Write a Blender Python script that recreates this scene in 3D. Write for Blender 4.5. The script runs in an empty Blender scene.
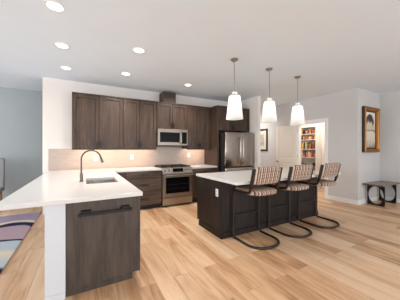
import bpy, bmesh, math, random
from mathutils import Vector, Matrix

random.seed(7)
S = bpy.context.scene
COL = S.collection
PI = math.pi

# ------------------------------------------------------------------ camera
F_PX = 210.0
cam_d = bpy.data.cameras.new('camera')
cam_d.sensor_width = 36.0
cam_d.lens = F_PX / 400.0 * 36.0
cam_d.shift_y = -1.0 / 400.0
cam_d.clip_start = 0.05
cam = bpy.data.objects.new('camera', cam_d)
COL.objects.link(cam)
cam.location = (0, 0, 1.37)
cam.rotation_euler = (PI / 2, math.radians(0.0), math.radians(-29.0))
S.camera = cam

# ------------------------------------------------------------------ world, view, daylight
W = bpy.data.worlds.new('world')
S.world = W
W.use_nodes = True
bg = W.node_tree.nodes['Background']
bg.inputs[0].default_value = (0.80, 0.90, 1.0, 1)
bg.inputs[1].default_value = 2.2
S.view_settings.view_transform = 'Standard'
S.view_settings.look = 'None'
S.view_settings.gamma = 1.0
S.view_settings.use_curve_mapping = False
S.view_settings.exposure = -0.25
S.cycles.max_bounces = 10
S.cycles.diffuse_bounces = 6
S.cycles.sample_clamp_indirect = 6.0
S.cycles.caustics_reflective = False
S.cycles.caustics_refractive = False


def area_light(name, loc, rot, sx, sy, power, color, spread=PI):
    d = bpy.data.lights.new(name, 'AREA')
    d.shape = 'RECTANGLE'
    d.size, d.size_y = sx, sy
    d.energy = power
    d.color = color
    d.spread = spread
    o = bpy.data.objects.new(name, d)
    COL.objects.link(o)
    o.location = loc
    o.rotation_euler = rot
    return o


DAY = (0.86, 0.94, 1.0)
# daylight coming in through the three openings of the wall behind the camera and the dining-side window
for i, (xx, ww) in enumerate(((-3.4, 115), (0.6, 105), (4.6, 125))):
    area_light('daylight_rear_window', (xx, -3.40, 1.42), (PI / 2 + 0.20, 0, 0), 2.8, 2.1, ww, DAY)
area_light('daylight_dining_window', (-5.4, 3.6, 1.45), (0, -PI / 2, 0), 2.1, 4.0, 215, (0.88, 0.95, 1.0))
CAN_W = 80.0
CAN_COL = (1.0, 0.95, 0.88)
PENDANT_W = 2.0
UNDER_W = 5.5

ZC = 2.865      # ceiling height
YW = 5.40       # kitchen back wall
XP = 5.87       # pantry wall face
YA = 2.62       # alcove wall face
XR = 7.03       # wall beside the bench
YB = 6.75       # dining-room far wall


# ------------------------------------------------------------------ mesh helpers
class MB:
    def __init__(self):
        self.bm = bmesh.new()

    def box(self, x0, x1, y0, y1, z0, z1, bev=0.0, seg=2):
        b = bmesh.new()
        bmesh.ops.create_cube(b, size=1.0)
        for v in b.verts:
            v.co = Vector(((x0 + x1) / 2 + v.co.x * (x1 - x0), (y0 + y1) / 2 + v.co.y * (y1 - y0),
                           (z0 + z1) / 2 + v.co.z * (z1 - z0)))
        if bev > 0:
            bmesh.ops.bevel(b, geom=list(b.edges), offset=bev, segments=seg, profile=0.5, affect='EDGES')
        self._merge(b)
        return self

    def _merge(self, b, mat=None):
        if mat is not None:
            b.transform(mat)
        me = bpy.data.meshes.new('tmp')
        b.to_mesh(me)
        b.free()
        self.bm.from_mesh(me)
        bpy.data.meshes.remove(me)

    def cyl(self, p0, p1, r0, r1=None, n=24, cap=True):
        r1 = r0 if r1 is None else r1
        p0, p1 = Vector(p0), Vector(p1)
        d = p1 - p0
        b = bmesh.new()
        bmesh.ops.create_cone(b, cap_ends=cap, segments=n, radius1=r0, radius2=r1, depth=d.length)
        q = Vector((0, 0, 1)).rotation_difference(d.normalized())
        self._merge(b, Matrix.Translation((p0 + p1) / 2) @ q.to_matrix().to_4x4())
        return self

    def lathe(self, prof, c=(0, 0, 0), n=32, axis='z'):
        """prof: list of (r, h)"""
        rings = []
        for r, hh in prof:
            ring = []
            if r < 1e-6:
                ring = [self.bm.verts.new(self._ax(0, 0, hh, c, axis))]
            else:
                for i in range(n):
                    a = 2 * PI * i / n
                    ring.append(self.bm.verts.new(self._ax(r * math.cos(a), r * math.sin(a), hh, c, axis)))
            rings.append(ring)
        for a, b in zip(rings[:-1], rings[1:]):
            if len(a) == 1 and len(b) == 1:
                continue
            for i in range(n):
                j = (i + 1) % n
                if len(a) == 1:
                    self.bm.faces.new((a[0], b[j], b[i]))
                elif len(b) == 1:
                    self.bm.faces.new((a[i], a[j], b[0]))
                else:
                    self.bm.faces.new((a[i], a[j], b[j], b[i]))
        return self

    @staticmethod
    def _ax(x, y, z, c, axis):
        if axis == 'z':
            v = (x, y, z)
        elif axis == '-y':      # height runs towards -Y
            v = (x, -z, y)
        elif axis == '-x':
            v = (-z, x, y)
        else:
            v = (z, x, y)
        return Vector((v[0] + c[0], v[1] + c[1], v[2] + c[2]))

    def tube(self, pts, r, n=10, closed=False):
        pts = [Vector(p) for p in pts]
        m = len(pts)
        rings = []
        up = None
        for i, p in enumerate(pts):
            if closed:
                t = (pts[(i + 1) % m] - pts[i - 1]).normalized()
            else:
                t = (pts[min(i + 1, m - 1)] - pts[max(i - 1, 0)]).normalized()
            if up is None:
                up = t.orthogonal().normalized()
            else:
                up = (up - t * up.dot(t))
                up = up.normalized() if up.length > 1e-6 else t.orthogonal().normalized()
            bt = t.cross(up)
            rings.append([self.bm.verts.new(p + (up * math.cos(2 * PI * k / n) + bt * math.sin(2 * PI * k / n)) * r)
                          for k in range(n)])
        for i in range(m if closed else m - 1):
            a, b = rings[i], rings[(i + 1) % m]
            for k in range(n):
                self.bm.faces.new((a[k], a[(k + 1) % n], b[(k + 1) % n], b[k]))
        if not closed:
            self.bm.faces.new(list(reversed(rings[0])))
            self.bm.faces.new(rings[-1])
        return self

    def slab(self, us, vs, inside, w0, w1, plane='xy'):
        """a slab made of grid cells (a plate with holes); shared vertices, only outer faces"""
        def P(u, v, w):
            return {'xy': (u, v, w), 'yz': (w, u, v), 'xz': (u, w, v)}[plane]
        vt = {}

        def V(i, j, k):
            if (i, j, k) not in vt:
                vt[(i, j, k)] = self.bm.verts.new(P(us[i], vs[j], w1 if k else w0))
            return vt[(i, j, k)]
        nu, nv = len(us) - 1, len(vs) - 1

        def on(i, j):
            return 0 <= i < nu and 0 <= j < nv and inside((us[i] + us[i + 1]) / 2, (vs[j] + vs[j + 1]) / 2)
        for i in range(nu):
            for j in range(nv):
                if not on(i, j):
                    continue
                self.bm.faces.new((V(i, j, 1), V(i + 1, j, 1), V(i + 1, j + 1, 1), V(i, j + 1, 1)))
                self.bm.faces.new((V(i, j, 0), V(i, j + 1, 0), V(i + 1, j + 1, 0), V(i + 1, j, 0)))
                for (di, dj, e) in ((-1, 0, ((i, j), (i, j + 1))), (1, 0, ((i + 1, j + 1), (i + 1, j))),
                                    (0, -1, ((i + 1, j), (i, j))), (0, 1, ((i, j + 1), (i + 1, j + 1)))):
                    if not on(i + di, j + dj):
                        (a, b), (c, d) = e
                        self.bm.faces.new((V(a, b, 0), V(a, b, 1), V(c, d, 1), V(c, d, 0)))
        return self

    def loft(self, rings, cap=True):
        rr = [[self.bm.verts.new(p) for p in ring] for ring in rings]
        n = len(rr[0])
        for a, b in zip(rr[:-1], rr[1:]):
            for k in range(n):
                self.bm.faces.new((a[k], a[(k + 1) % n], b[(k + 1) % n], b[k]))
        if cap:
            self.bm.faces.new(list(reversed(rr[0])))
            self.bm.faces.new(rr[-1])
        return self

    def xform(self, fn):
        for v in self.bm.verts:
            v.co = Vector(fn(v.co))
        return self


ORG = {}


def obj(name, mb, m, parent=None, smooth=None):
    """link the collected shapes (world coordinates) as one mesh object"""
    bm = mb.bm
    org = ORG.get(parent.name, Vector((0, 0, 0))) if parent else Vector((0, 0, 0))
    bmesh.ops.recalc_face_normals(bm, faces=bm.faces)
    if parent:
        bm.transform(Matrix.Translation(-org))
    me = bpy.data.meshes.new(name)
    bm.to_mesh(me)
    bm.free()
    me.materials.append(m)
    if smooth:
        for p in me.polygons:
            p.use_smooth = True
        try:
            me.set_sharp_from_angle(angle=math.radians(smooth if smooth > 1 else 40))
        except Exception:
            pass
    o = bpy.data.objects.new(name, me)
    COL.objects.link(o)
    if parent:
        o.parent = parent
    ORG[o.name] = org.copy()
    return o


def thing(name, label, cat, loc, group=None):
    o = bpy.data.objects.new(name, None)
    o.empty_display_size = 0.1
    COL.objects.link(o)
    o.location = loc
    ORG[o.name] = Vector(loc)
    o['label'] = label
    o['category'] = cat
    if group:
        o['group'] = group
    return o


def tag(o, label, cat, group=None, kind=None):
    o['label'] = label
    o['category'] = cat
    if group:
        o['group'] = group
    if kind:
        o['kind'] = kind
    return o


def struct(name, mb, m, label=None, smooth=None):
    o = obj(name, mb, m, None, smooth)
    o['kind'] = 'structure'
    if label:
        o['label'] = label
        o['category'] = name.split('_')[0]
    return o


def dup(root, loc, label=None, group=None):
    r = root.copy()
    COL.objects.link(r)
    r.location = loc
    if label:
        r['label'] = label
    if group:
        r['group'] = group
    for ch in list(root.children):
        c = ch.copy()
        COL.objects.link(c)
        c.parent = r
        for g in list(ch.children):
            d = g.copy()
            COL.objects.link(d)
            d.parent = c
    return r


def fillet(pts, r, n=6, closed=False):
    """round the corners of a polyline; r a number or one radius per point"""
    pts = [Vector(p) for p in pts]
    m = len(pts)
    out = []
    for i, p in enumerate(pts):
        rr = r[i] if isinstance(r, (list, tuple)) else r
        if not closed and i in (0, m - 1) or rr <= 0:
            out.append(p)
            continue
        a, b = pts[i - 1], pts[(i + 1) % m]
        u, w = (a - p).normalized(), (b - p).normalized()
        ang = u.angle(w)
        t = rr / math.tan(ang / 2)
        bis = (u + w).normalized()
        c = p + bis * (rr / math.sin(ang / 2))
        s, e = p + u * t - c, p + w * t - c
        tot = s.angle(e)
        for k in range(n + 1):
            f = k / n
            out.append(c + (s * math.sin((1 - f) * tot) + e * math.sin(f * tot)) / math.sin(tot))
    return out


def rrect(w, d, r, n=6):
    """rounded rectangle outline in xy, r = (back radius, front radius)"""
    rb, rf = r if isinstance(r, tuple) else (r, r)
    out = []
    for (cx, cy, a0, rr) in ((w / 2 - rf, d / 2 - rf, 0, rf), (-w / 2 + rf, d / 2 - rf, 90, rf),
                             (-w / 2 + rb, -d / 2 + rb, 180, rb), (w / 2 - rb, -d / 2 + rb, 270, rb)):
        for k in range(n + 1):
            a = math.radians(a0 + 90 * k / n)
            out.append((cx + rr * math.cos(a), cy + rr * math.sin(a)))
    return out


def pad(w, d, t, r, soft, n=6):
    """upholstered pad: rounded rectangle w x d, thickness t, soft edge radius"""
    mb = MB()
    rings = []
    K = 5
    base = rrect(w, d, r, n)

    def ring(ins, z):
        sx, sy = (w - 2 * ins) / w, (d - 2 * ins) / d
        return [(x * sx, y * sy, z) for x, y in base]
    rings.append(ring(min(w, d) * 0.3, 0))
    for k in range(K + 1):
        a = PI / 2 * k / K
        rings.append(ring(soft * (1 - math.sin(a)), soft * (1 - math.cos(a))))
    for k in range(K + 1):
        a = PI / 2 * k / K
        rings.append(ring(soft * (1 - math.cos(a)), t - soft + soft * math.sin(a)))
    rings.append(ring(min(w, d) * 0.3, t + 0.006))
    return mb.loft(rings)


# ------------------------------------------------------------------ materials
def newmat(name):
    m = bpy.data.materials.new(name)
    m.use_nodes = True
    nt = m.node_tree
    b = nt.nodes['Principled BSDF']
    return m, nt, b


def N(nt, t, **kw):
    n = nt.nodes.new(t)
    for k, v in kw.items():
        if k.startswith('i_'):
            key = k[2:]
            n.inputs[int(key) if key.isdigit() else key].default_value = v
        else:
            setattr(n, k, v)
    return n


def ramp(nt, stops, interp='LINEAR'):
    r = nt.nodes.new('ShaderNodeValToRGB')
    r.color_ramp.interpolation = interp
    e = r.color_ramp.elements
    while len(e) > 1:
        e.remove(e[-1])
    e[0].position = stops[0][0]
    e[0].color = (*stops[0][1], 1)
    for p, c in stops[1:]:
        x = e.new(p)
        x.color = (*c, 1)
    return r


def srgb(r, g, b):
    return tuple(((c / 255) / 12.92 if c / 255 <= 0.04045 else ((c / 255 + 0.055) / 1.055) ** 2.4) for c in (r, g, b))


def plain(name, c, rough=0.5, metal=0.0, var=0.04, scale=8.0, bump=0.0, spec=0.5, aniso=None):
    m, nt, b = newmat(name)
    tc = N(nt, 'ShaderNodeTexCoord')
    no = N(nt, 'ShaderNodeTexNoise', i_Scale=scale, i_Detail=4.0)
    if aniso:
        mp = N(nt, 'ShaderNodeMapping')
        mp.inputs['Scale'].default_value = aniso
        nt.links.new(tc.outputs['Object'], mp.inputs[0])
        nt.links.new(mp.outputs[0], no.inputs['Vector'])
    else:
        nt.links.new(tc.outputs['Object'], no.inputs['Vector'])
    r = ramp(nt, [(0.3, tuple(x * (1 - var) for x in c)), (0.7, tuple(min(1, x * (1 + var)) for x in c))])
    nt.links.new(no.outputs['Fac'], r.inputs[0])
    nt.links.new(r.outputs[0], b.inputs['Base Color'])
    b.inputs['Roughness'].default_value = rough
    b.inputs['Metallic'].default_value = metal
    b.inputs['Specular IOR Level'].default_value = spec
    if bump:
        bp = N(nt, 'ShaderNodeBump', i_Strength=bump, i_Distance=0.004)
        nt.links.new(no.outputs['Fac'], bp.inputs['Height'])
        nt.links.new(bp.outputs[0], b.inputs['Normal'])
    return m


def wood(name, dark, mid, light, axis='z', rough=0.45, s=1.0):
    m, nt, b = newmat(name)
    tc = N(nt, 'ShaderNodeTexCoord')
    mp = N(nt, 'ShaderNodeMapping')
    sc = {'z': (34 * s, 34 * s, 2.2), 'x': (2.2, 34 * s, 34 * s), 'y': (34 * s, 2.2, 34 * s)}[axis]
    mp.inputs['Scale'].default_value = sc
    no = N(nt, 'ShaderNodeTexNoise', i_Scale=1.0, i_Detail=6.0, i_Roughness=0.65, i_Distortion=0.6)
    mp2 = N(nt, 'ShaderNodeMapping')
    mp2.inputs['Scale'].default_value = tuple(x * 0.12 + 0.5 for x in sc)
    n2 = N(nt, 'ShaderNodeTexNoise', i_Scale=1.0, i_Detail=3.0)
    L = nt.links.new
    L(tc.outputs['Object'], mp.inputs[0])
    L(tc.outputs['Object'], mp2.inputs[0])
    L(mp.outputs[0], no.inputs['Vector'])
    L(mp2.outputs[0], n2.inputs['Vector'])
    ad = N(nt, 'ShaderNodeMath', operation='MULTIPLY_ADD')
    ad.inputs[1].default_value = 1.4
    ml = N(nt, 'ShaderNodeMath', operation='MULTIPLY')
    ml.inputs[1].default_value = 0.5
    n3 = N(nt, 'ShaderNodeMath', operation='MULTIPLY')
    n3.inputs[1].default_value = 0.6
    L(n2.outputs['Fac'], n3.inputs[0])
    L(no.outputs['Fac'], ad.inputs[0])
    L(n3.outputs[0], ad.inputs[2])
    L(ad.outputs[0], ml.inputs[0])
    r = ramp(nt, [(0.33, dark), (0.5, mid), (0.68, light)])
    L(ml.outputs[0], r.inputs[0])
    L(r.outputs[0], b.inputs['Base Color'])
    b.inputs['Roughness'].default_value = rough
    b.inputs['Specular IOR Level'].default_value = 0.3
    bp = N(nt, 'ShaderNodeBump', i_Strength=0.12, i_Distance=0.002)
    L(no.outputs['Fac'], bp.inputs['Height'])
    L(bp.outputs[0], b.inputs['Normal'])
    return m


def glow(name, c, strength):
    m, nt, b = newmat(name)
    b.inputs['Base Color'].default_value = (*c, 1)
    b.inputs['Emission Color'].default_value = (*c, 1)
    b.inputs['Emission Strength'].default_value = strength
    b.inputs['Roughness'].default_value = 0.4
    return m


def floor_mat():
    m, nt, b = newmat('oak_plank_floor')
    L = nt.links.new
    g = N(nt, 'ShaderNodeNewGeometry')
    sp = N(nt, 'ShaderNodeSeparateXYZ')
    cb = N(nt, 'ShaderNodeCombineXYZ')
    L(g.outputs['Position'], sp.inputs[0])
    ax = N(nt, 'ShaderNodeMath', operation='ADD')
    ax.inputs[1].default_value = 20.07
    ay = N(nt, 'ShaderNodeMath', operation='ADD')
    ay.inputs[1].default_value = 20.4
    L(sp.outputs['X'], ax.inputs[0])
    L(sp.outputs['Y'], ay.inputs[0])
    L(ay.outputs[0], cb.inputs['X'])
    L(ax.outputs[0], cb.inputs['Y'])
    br = N(nt, 'ShaderNodeTexBrick')
    br.offset = 0.37
    br.offset_frequency = 2
    br.inputs['Color1'].default_value = (0, 0, 0, 1)
    br.inputs['Color2'].default_value = (1, 1, 1, 1)
    br.inputs['Mortar'].default_value = (0.5, 0.5, 0.5, 1)
    br.inputs['Scale'].default_value = 1.0
    br.inputs['Brick Width'].default_value = 1.5
    br.inputs['Row Height'].default_value = 0.185
    br.inputs['Mortar Size'].default_value = 0.0022
    br.inputs['Mortar Smooth'].default_value = 0.1
    L(cb.outputs[0], br.inputs['Vector'])
    # grain coordinates, shifted per plank
    sh = N(nt, 'ShaderNodeVectorMath', operation='MULTIPLY_ADD')
    sh.inputs[1].default_value = (7.3, 3.1, 5.7)
    L(br.outputs['Color'], sh.inputs[0])
    L(cb.outputs[0], sh.inputs[2])
    mp = N(nt, 'ShaderNodeMapping')
    mp.inputs['Scale'].default_value = (1.1, 9.0, 1.0)
    L(sh.outputs[0], mp.inputs[0])
    n1 = N(nt, 'ShaderNodeTexNoise', i_Scale=1.0, i_Detail=5.0, i_Roughness=0.6, i_Distortion=0.8)
    L(mp.outputs[0], n1.inputs['Vector'])
    mp2 = N(nt, 'ShaderNodeMapping')
    mp2.inputs['Scale'].default_value = (3.0, 70.0, 1.0)
    L(sh.outputs[0], mp2.inputs[0])
    n2 = N(nt, 'ShaderNodeTexNoise', i_Scale=1.0, i_Detail=3.0)
    L(mp2.outputs[0], n2.inputs['Vector'])
    # tone = .45*plank + .4*n1 + .15*n2
    a = N(nt, 'ShaderNodeMath', operation='MULTIPLY_ADD')
    a.inputs[1].default_value = 0.30
    L(br.outputs['Color'], a.inputs[0])
    a2 = N(nt, 'ShaderNodeMath', operation='MULTIPLY')
    a2.inputs[1].default_value = 0.62
    L(n1.outputs['Fac'], a2.inputs[0])
    L(a2.outputs[0], a.inputs[2])
    a3 = N(nt, 'ShaderNodeMath', operation='MULTIPLY_ADD')
    a3.inputs[1].default_value = 0.16
    L(n2.outputs['Fac'], a3.inputs[0])
    L(a.outputs[0], a3.inputs[2])
    r = ramp(nt, [(0.32, srgb(150, 106, 72)), (0.43, srgb(194, 150, 112)), (0.55, srgb(215, 175, 138)),
                  (0.76, srgb(226, 195, 163))])
    L(a3.outputs[0], r.inputs[0])
    mx = N(nt, 'ShaderNodeMixRGB')
    mx.inputs['Color2'].default_value = (*srgb(128, 92, 64), 1)
    mf = N(nt, 'ShaderNodeMath', operation='MULTIPLY')
    mf.inputs[1].default_value = 0.55
    L(br.outputs['Fac'], mf.inputs[0])
    L(mf.outputs[0], mx.inputs['Fac'])
    L(r.outputs[0], mx.inputs['Color1'])
    L(mx.outputs[0], b.inputs['Base Color'])
    b.inputs['Roughness'].default_value = 0.38
    b.inputs['Specular IOR Level'].default_value = 0.4
    return m


def tile_mat():
    m, nt, b = newmat('beige_tile_backsplash')
    L = nt.links.new
    g = N(nt, 'ShaderNodeNewGeometry')
    sp = N(nt, 'ShaderNodeSeparateXYZ')
    cb = N(nt, 'ShaderNodeCombineXYZ')
    L(g.outputs['Position'], sp.inputs[0])
    L(sp.outputs['X'], cb.inputs['X'])
    L(sp.outputs['Z'], cb.inputs['Y'])
    br = N(nt, 'ShaderNodeTexBrick')
    br.inputs['Color1'].default_value = (*srgb(186, 167, 154), 1)
    br.inputs['Color2'].default_value = (*srgb(180, 161, 148), 1)
    br.inputs['Mortar'].default_value = (*srgb(190, 173, 161), 1)
    br.inputs['Scale'].default_value = 1.0
    br.inputs['Brick Width'].default_value = 0.15
    br.inputs['Row Height'].default_value = 0.0765
    br.inputs['Mortar Size'].default_value = 0.002
    L(cb.outputs[0], br.inputs['Vector'])
    no = N(nt, 'ShaderNodeTexNoise', i_Scale=45.0, i_Detail=3.0)
    mx = N(nt, 'ShaderNodeMixRGB', blend_type='MULTIPLY')
    mx.inputs['Fac'].default_value = 0.25
    rr = ramp(nt, [(0.3, (0.75, 0.75, 0.75)), (0.7, (1, 1, 1))])
    L(no.outputs['Fac'], rr.inputs[0])
    L(br.outputs['Color'], mx.inputs['Color1'])
    L(rr.outputs[0], mx.inputs['Color2'])
    L(mx.outputs[0], b.inputs['Base Color'])
    b.inputs['Roughness'].default_value = 0.35
    return m


def plaid_mat():
    m, nt, b = newmat('woven_plaid_fabric')
    L = nt.links.new
    tc = N(nt, 'ShaderNodeTexCoord')
    sp = N(nt, 'ShaderNodeSeparateXYZ')
    L(tc.outputs['Object'], sp.inputs[0])

    def frac(sock, k, off=0.0):
        q = N(nt, 'ShaderNodeMath', operation='MULTIPLY_ADD')
        q.inputs[1].default_value = k
        q.inputs[2].default_value = off
        L(sock, q.inputs[0])
        fr = N(nt, 'ShaderNodeMath', operation='FRACT')
        L(q.outputs[0], fr.inputs[0])
        return fr.outputs[0]
    yz = N(nt, 'ShaderNodeMath', operation='ADD')
    L(sp.outputs['Y'], yz.inputs[0])
    L(sp.outputs['Z'], yz.inputs[1])
    cols = ramp(nt, [(0.0, srgb(204, 188, 170)), (0.26, srgb(48, 36, 33)), (0.38, srgb(128, 76, 60)),
                     (0.56, srgb(200, 182, 162)), (0.72, srgb(70, 48, 42)), (0.84, srgb(150, 116, 96))], 'CONSTANT')
    L(frac(sp.outputs['X'], 13.0, 10.13), cols.inputs[0])
    rows = ramp(nt, [(0.0, (0, 0, 0)), (0.26, (0.9, 0.9, 0.9)), (0.40, (0, 0, 0)), (0.72, (0.55, 0.55, 0.55)), (0.84, (0, 0, 0))],
                'CONSTANT')
    L(frac(yz.outputs[0], 15.0, 10.0), rows.inputs[0])
    mx = N(nt, 'ShaderNodeMixRGB')
    mx.inputs['Color2'].default_value = (*srgb(88, 56, 44), 1)
    mm = N(nt, 'ShaderNodeMath', operation='MULTIPLY')
    mm.inputs[1].default_value = 0.6
    L(rows.outputs[0], mm.inputs[0])
    L(mm.outputs[0], mx.inputs['Fac'])
    L(cols.outputs[0], mx.inputs['Color1'])
    L(mx.outputs[0], b.inputs['Base Color'])
    b.inputs['Roughness'].default_value = 0.75
    return m


def rug_mat():
    m, nt, b = newmat('abstract_swirl_rug')
    L = nt.links.new
    g = N(nt, 'ShaderNodeNewGeometry')
    sp = N(nt, 'ShaderNodeSeparateXYZ')
    L(g.outputs['Position'], sp.inputs[0])
    no = N(nt, 'ShaderNodeTexNoise', i_Scale=0.9, i_Detail=2.0)
    L(g.outputs['Position'], no.inputs['Vector'])
    # bands sweep across the rug: phase = y + bend*(x+.8)^2 + .5*(x+.8) + noise
    x8 = N(nt, 'ShaderNodeMath', operation='ADD')
    x8.inputs[1].default_value = 1.15
    L(sp.outputs['X'], x8.inputs[0])
    sq = N(nt, 'ShaderNodeMath', operation='MULTIPLY')
    L(x8.outputs[0], sq.inputs[0])
    L(x8.outputs[0], sq.inputs[1])
    s2 = N(nt, 'ShaderNodeMath', operation='MULTIPLY_ADD')
    s2.inputs[1].default_value = 1.3
    L(sq.outputs[0], s2.inputs[0])
    L(sp.outputs['Y'], s2.inputs[2])
    s3 = N(nt, 'ShaderNodeMath', operation='MULTIPLY_ADD')
    s3.inputs[1].default_value = 0.5
    L(no.outputs['Fac'], s3.inputs[0])
    L(s2.outputs[0], s3.inputs[2])
    s4 = N(nt, 'ShaderNodeMath', operation='MULTIPLY_ADD')    # y 2.4..6.4 -> 0..1
    s4.inputs[1].default_value = 0.25
    s4.inputs[2].default_value = -0.66
    L(s3.outputs[0], s4.inputs[0])
    PU, MA, NV, CR, BG = srgb(150, 132, 152), srgb(166, 142, 148), srgb(34, 36, 62), srgb(206, 190, 166), srgb(168, 176, 180)
    r = ramp(nt, [(0.0, NV), (0.235, NV), (0.25, BG), (0.33, CR), (0.36, BG), (0.43, BG), (0.437, NV), (0.45, NV), (0.458, MA),
                  (0.60, MA), (0.61, NV), (0.64, NV), (0.65, CR), (0.668, CR), (0.68, PU), (0.80, PU), (0.83, MA), (0.87, PU)], 'LINEAR')
    L(s4.outputs[0], r.inputs[0])
    L(r.outputs[0], b.inputs['Base Color'])
    b.inputs['Roughness'].default_value = 0.95
    b.inputs['Specular IOR Level'].default_value = 0.1
    fine = N(nt, 'ShaderNodeTexNoise', i_Scale=220.0)
    bp = N(nt, 'ShaderNodeBump', i_Strength=0.4, i_Distance=0.004)
    L(g.outputs['Position'], fine.inputs['Vector'])
    L(fine.outputs['Fac'], bp.inputs['Height'])
    L(bp.outputs[0], b.inputs['Normal'])
    return m


M = {}
M['floor'] = floor_mat()
M['ceiling'] = plain('ceiling_paint', srgb(222, 231, 239), 0.9, var=0.01, scale=3, spec=0.2)
M['wall_w'] = plain('warm_white_wall_paint', srgb(230, 222, 215), 0.85, var=0.01, scale=3, spec=0.2)
M['wall_g'] = plain('pale_grey_wall_paint', srgb(203, 200, 198), 0.85, var=0.01, scale=3, spec=0.2)
M['wall_b'] = plain('blue_grey_wall_paint', srgb(163, 168, 168), 0.85, var=0.01, scale=3, spec=0.2)
M['trim'] = plain('white_trim_paint', srgb(232, 230, 227), 0.5, var=0.01)
M['halfwall'] = plain('half_wall_paint', srgb(204, 207, 212), 0.6, var=0.01)
M['door'] = plain('cream_door_paint', srgb(222, 213, 202), 0.5, var=0.01)
M['tile'] = tile_mat()
M['cab'] = wood('stained_cabinet_wood', srgb(42, 31, 25), srgb(65, 49, 39), srgb(90, 70, 57), 'z', 0.42)
M['cabx'] = wood('stained_cabinet_wood_cross', srgb(50, 39, 33), srgb(82, 66, 56), srgb(112, 92, 79), 'x', 0.42)
M['pen'] = wood('stained_panel_wood', srgb(58, 50, 44), srgb(75, 65, 58), srgb(94, 82, 73), 'z', 0.5, 0.5)
M['isl'] = wood('espresso_island_wood', srgb(22, 17, 15), srgb(36, 28, 25), srgb(58, 47, 42), 'z', 0.55)
M['kick'] = plain('toe_kick_and_gap_shade', srgb(38, 30, 27), 0.6)
M['quartz'] = plain('white_quartz', srgb(213, 210, 207), 0.2, var=0.012, scale=25)
M['steelm'] = plain('microwave_steel', srgb(136, 122, 110), 0.36, 1.0, var=0.05, scale=1.0, aniso=(2, 400, 400))
M['steel'] = plain('brushed_steel', srgb(168, 157, 147), 0.22, 1.0, var=0.05, scale=1.0, aniso=(400, 400, 2))
M['steelh'] = plain('brushed_steel_cross', srgb(172, 158, 146), 0.34, 1.0, var=0.05, scale=1.0, aniso=(2, 400, 400))
M['nickel'] = plain('brushed_nickel', srgb(160, 157, 154), 0.3, 1.0)
M['chrome'] = plain('sink_steel', srgb(220, 216, 212), 0.22, 1.0)
M['faucet'] = plain('warm_dark_nickel', srgb(94, 85, 78), 0.3, 1.0)
M['blackm'] = plain('black_metal', srgb(24, 21, 20), 0.45, 0.0, spec=0.3)
M['frameb'] = plain('black_stool_steel', srgb(58, 52, 49), 0.32, 0.6)
M['iron'] = plain('cast_iron', srgb(36, 34, 33), 0.6, 0.2)
M['blackg'] = plain('black_glass', srgb(12, 12, 14), 0.22, spec=0.05)
M['fside'] = plain('dark_fridge_side', srgb(50, 46, 45), 0.45, 0.3)
M['plastic'] = plain('white_plastic', srgb(238, 236, 232), 0.4, var=0.01)
M['slot'] = plain('outlet_slot', srgb(196, 192, 187), 0.5)


def shade_mat():
    m, nt, b = newmat('white_lampshade_fabric')
    b.inputs['Base Color'].default_value = (0.86, 0.85, 0.83, 1)
    b.inputs['Roughness'].default_value = 0.9
    tr = N(nt, 'ShaderNodeBsdfTranslucent')
    tr.inputs['Color'].default_value = (0.92, 0.90, 0.87, 1)
    mx = N(nt, 'ShaderNodeMixShader')
    mx.inputs[0].default_value = 0.55
    out = nt.nodes['Material Output']
    nt.links.new(b.outputs[0], mx.inputs[1])
    nt.links.new(tr.outputs[0], mx.inputs[2])
    nt.links.new(mx.outputs[0], out.inputs['Surface'])
    return m


M['shade'] = shade_mat()
M['canlens'] = glow('lit_downlight_lens', (1.0, 0.96, 0.9), 5.0)
M['ledbar'] = glow('lit_led_strip', (1.0, 0.8, 0.6), 3.0)
M['plaid'] = plaid_mat()
M['rug'] = rug_mat()
M['gold'] = plain('antique_gold', srgb(158, 104, 44), 0.4, 0.55, var=0.25, scale=40, bump=0.6)
M['golddk'] = plain('dark_gilt_side', srgb(62, 42, 28), 0.5, 0.3, var=0.2, scale=30)
M['frame2'] = plain('black_picture_frame', srgb(30, 23, 20), 0.5, spec=0.3)
M['mat'] = plain('cream_picture_mat', srgb(216, 206, 192), 0.8)
M['benchtop'] = wood('walnut_bench_top', srgb(84, 58, 46), srgb(122, 90, 74), srgb(150, 116, 98), 'x', 0.22)
M['greyf'] = plain('grey_upholstery', srgb(140, 138, 138), 0.9, bump=0.2, scale=120)
M['legw'] = wood('chair_leg_wood', srgb(100, 70, 48), srgb(130, 94, 66), srgb(150, 112, 82), 'z')

# ------------------------------------------------------------------ room shell
struct('floor', MB().box(-6, 8.2, -3.6, 9.5, -0.1, 0), M['floor'], 'light oak plank floor running through the whole room')
struct('ceiling', MB().box(-6, 8.2, -3.6, 9.5, ZC, ZC + 0.1), M['ceiling'], 'flat white ceiling with round downlights')
struct('wall_back', MB().box(-0.746, 4.42, YW, YW + 0.12, 0, ZC), M['wall_w'])
struct('wall_dining', MB().box(-5.5, 4.3, YB, YB + 0.12, 0, ZC), M['wall_b'])
struct('wall_stub', MB().box(4.285, 4.37, 4.36, YW, 0, ZC).box(4.30, 4.42, YW + 0.12, YB, 0, ZC), M['wall_w'])
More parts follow.
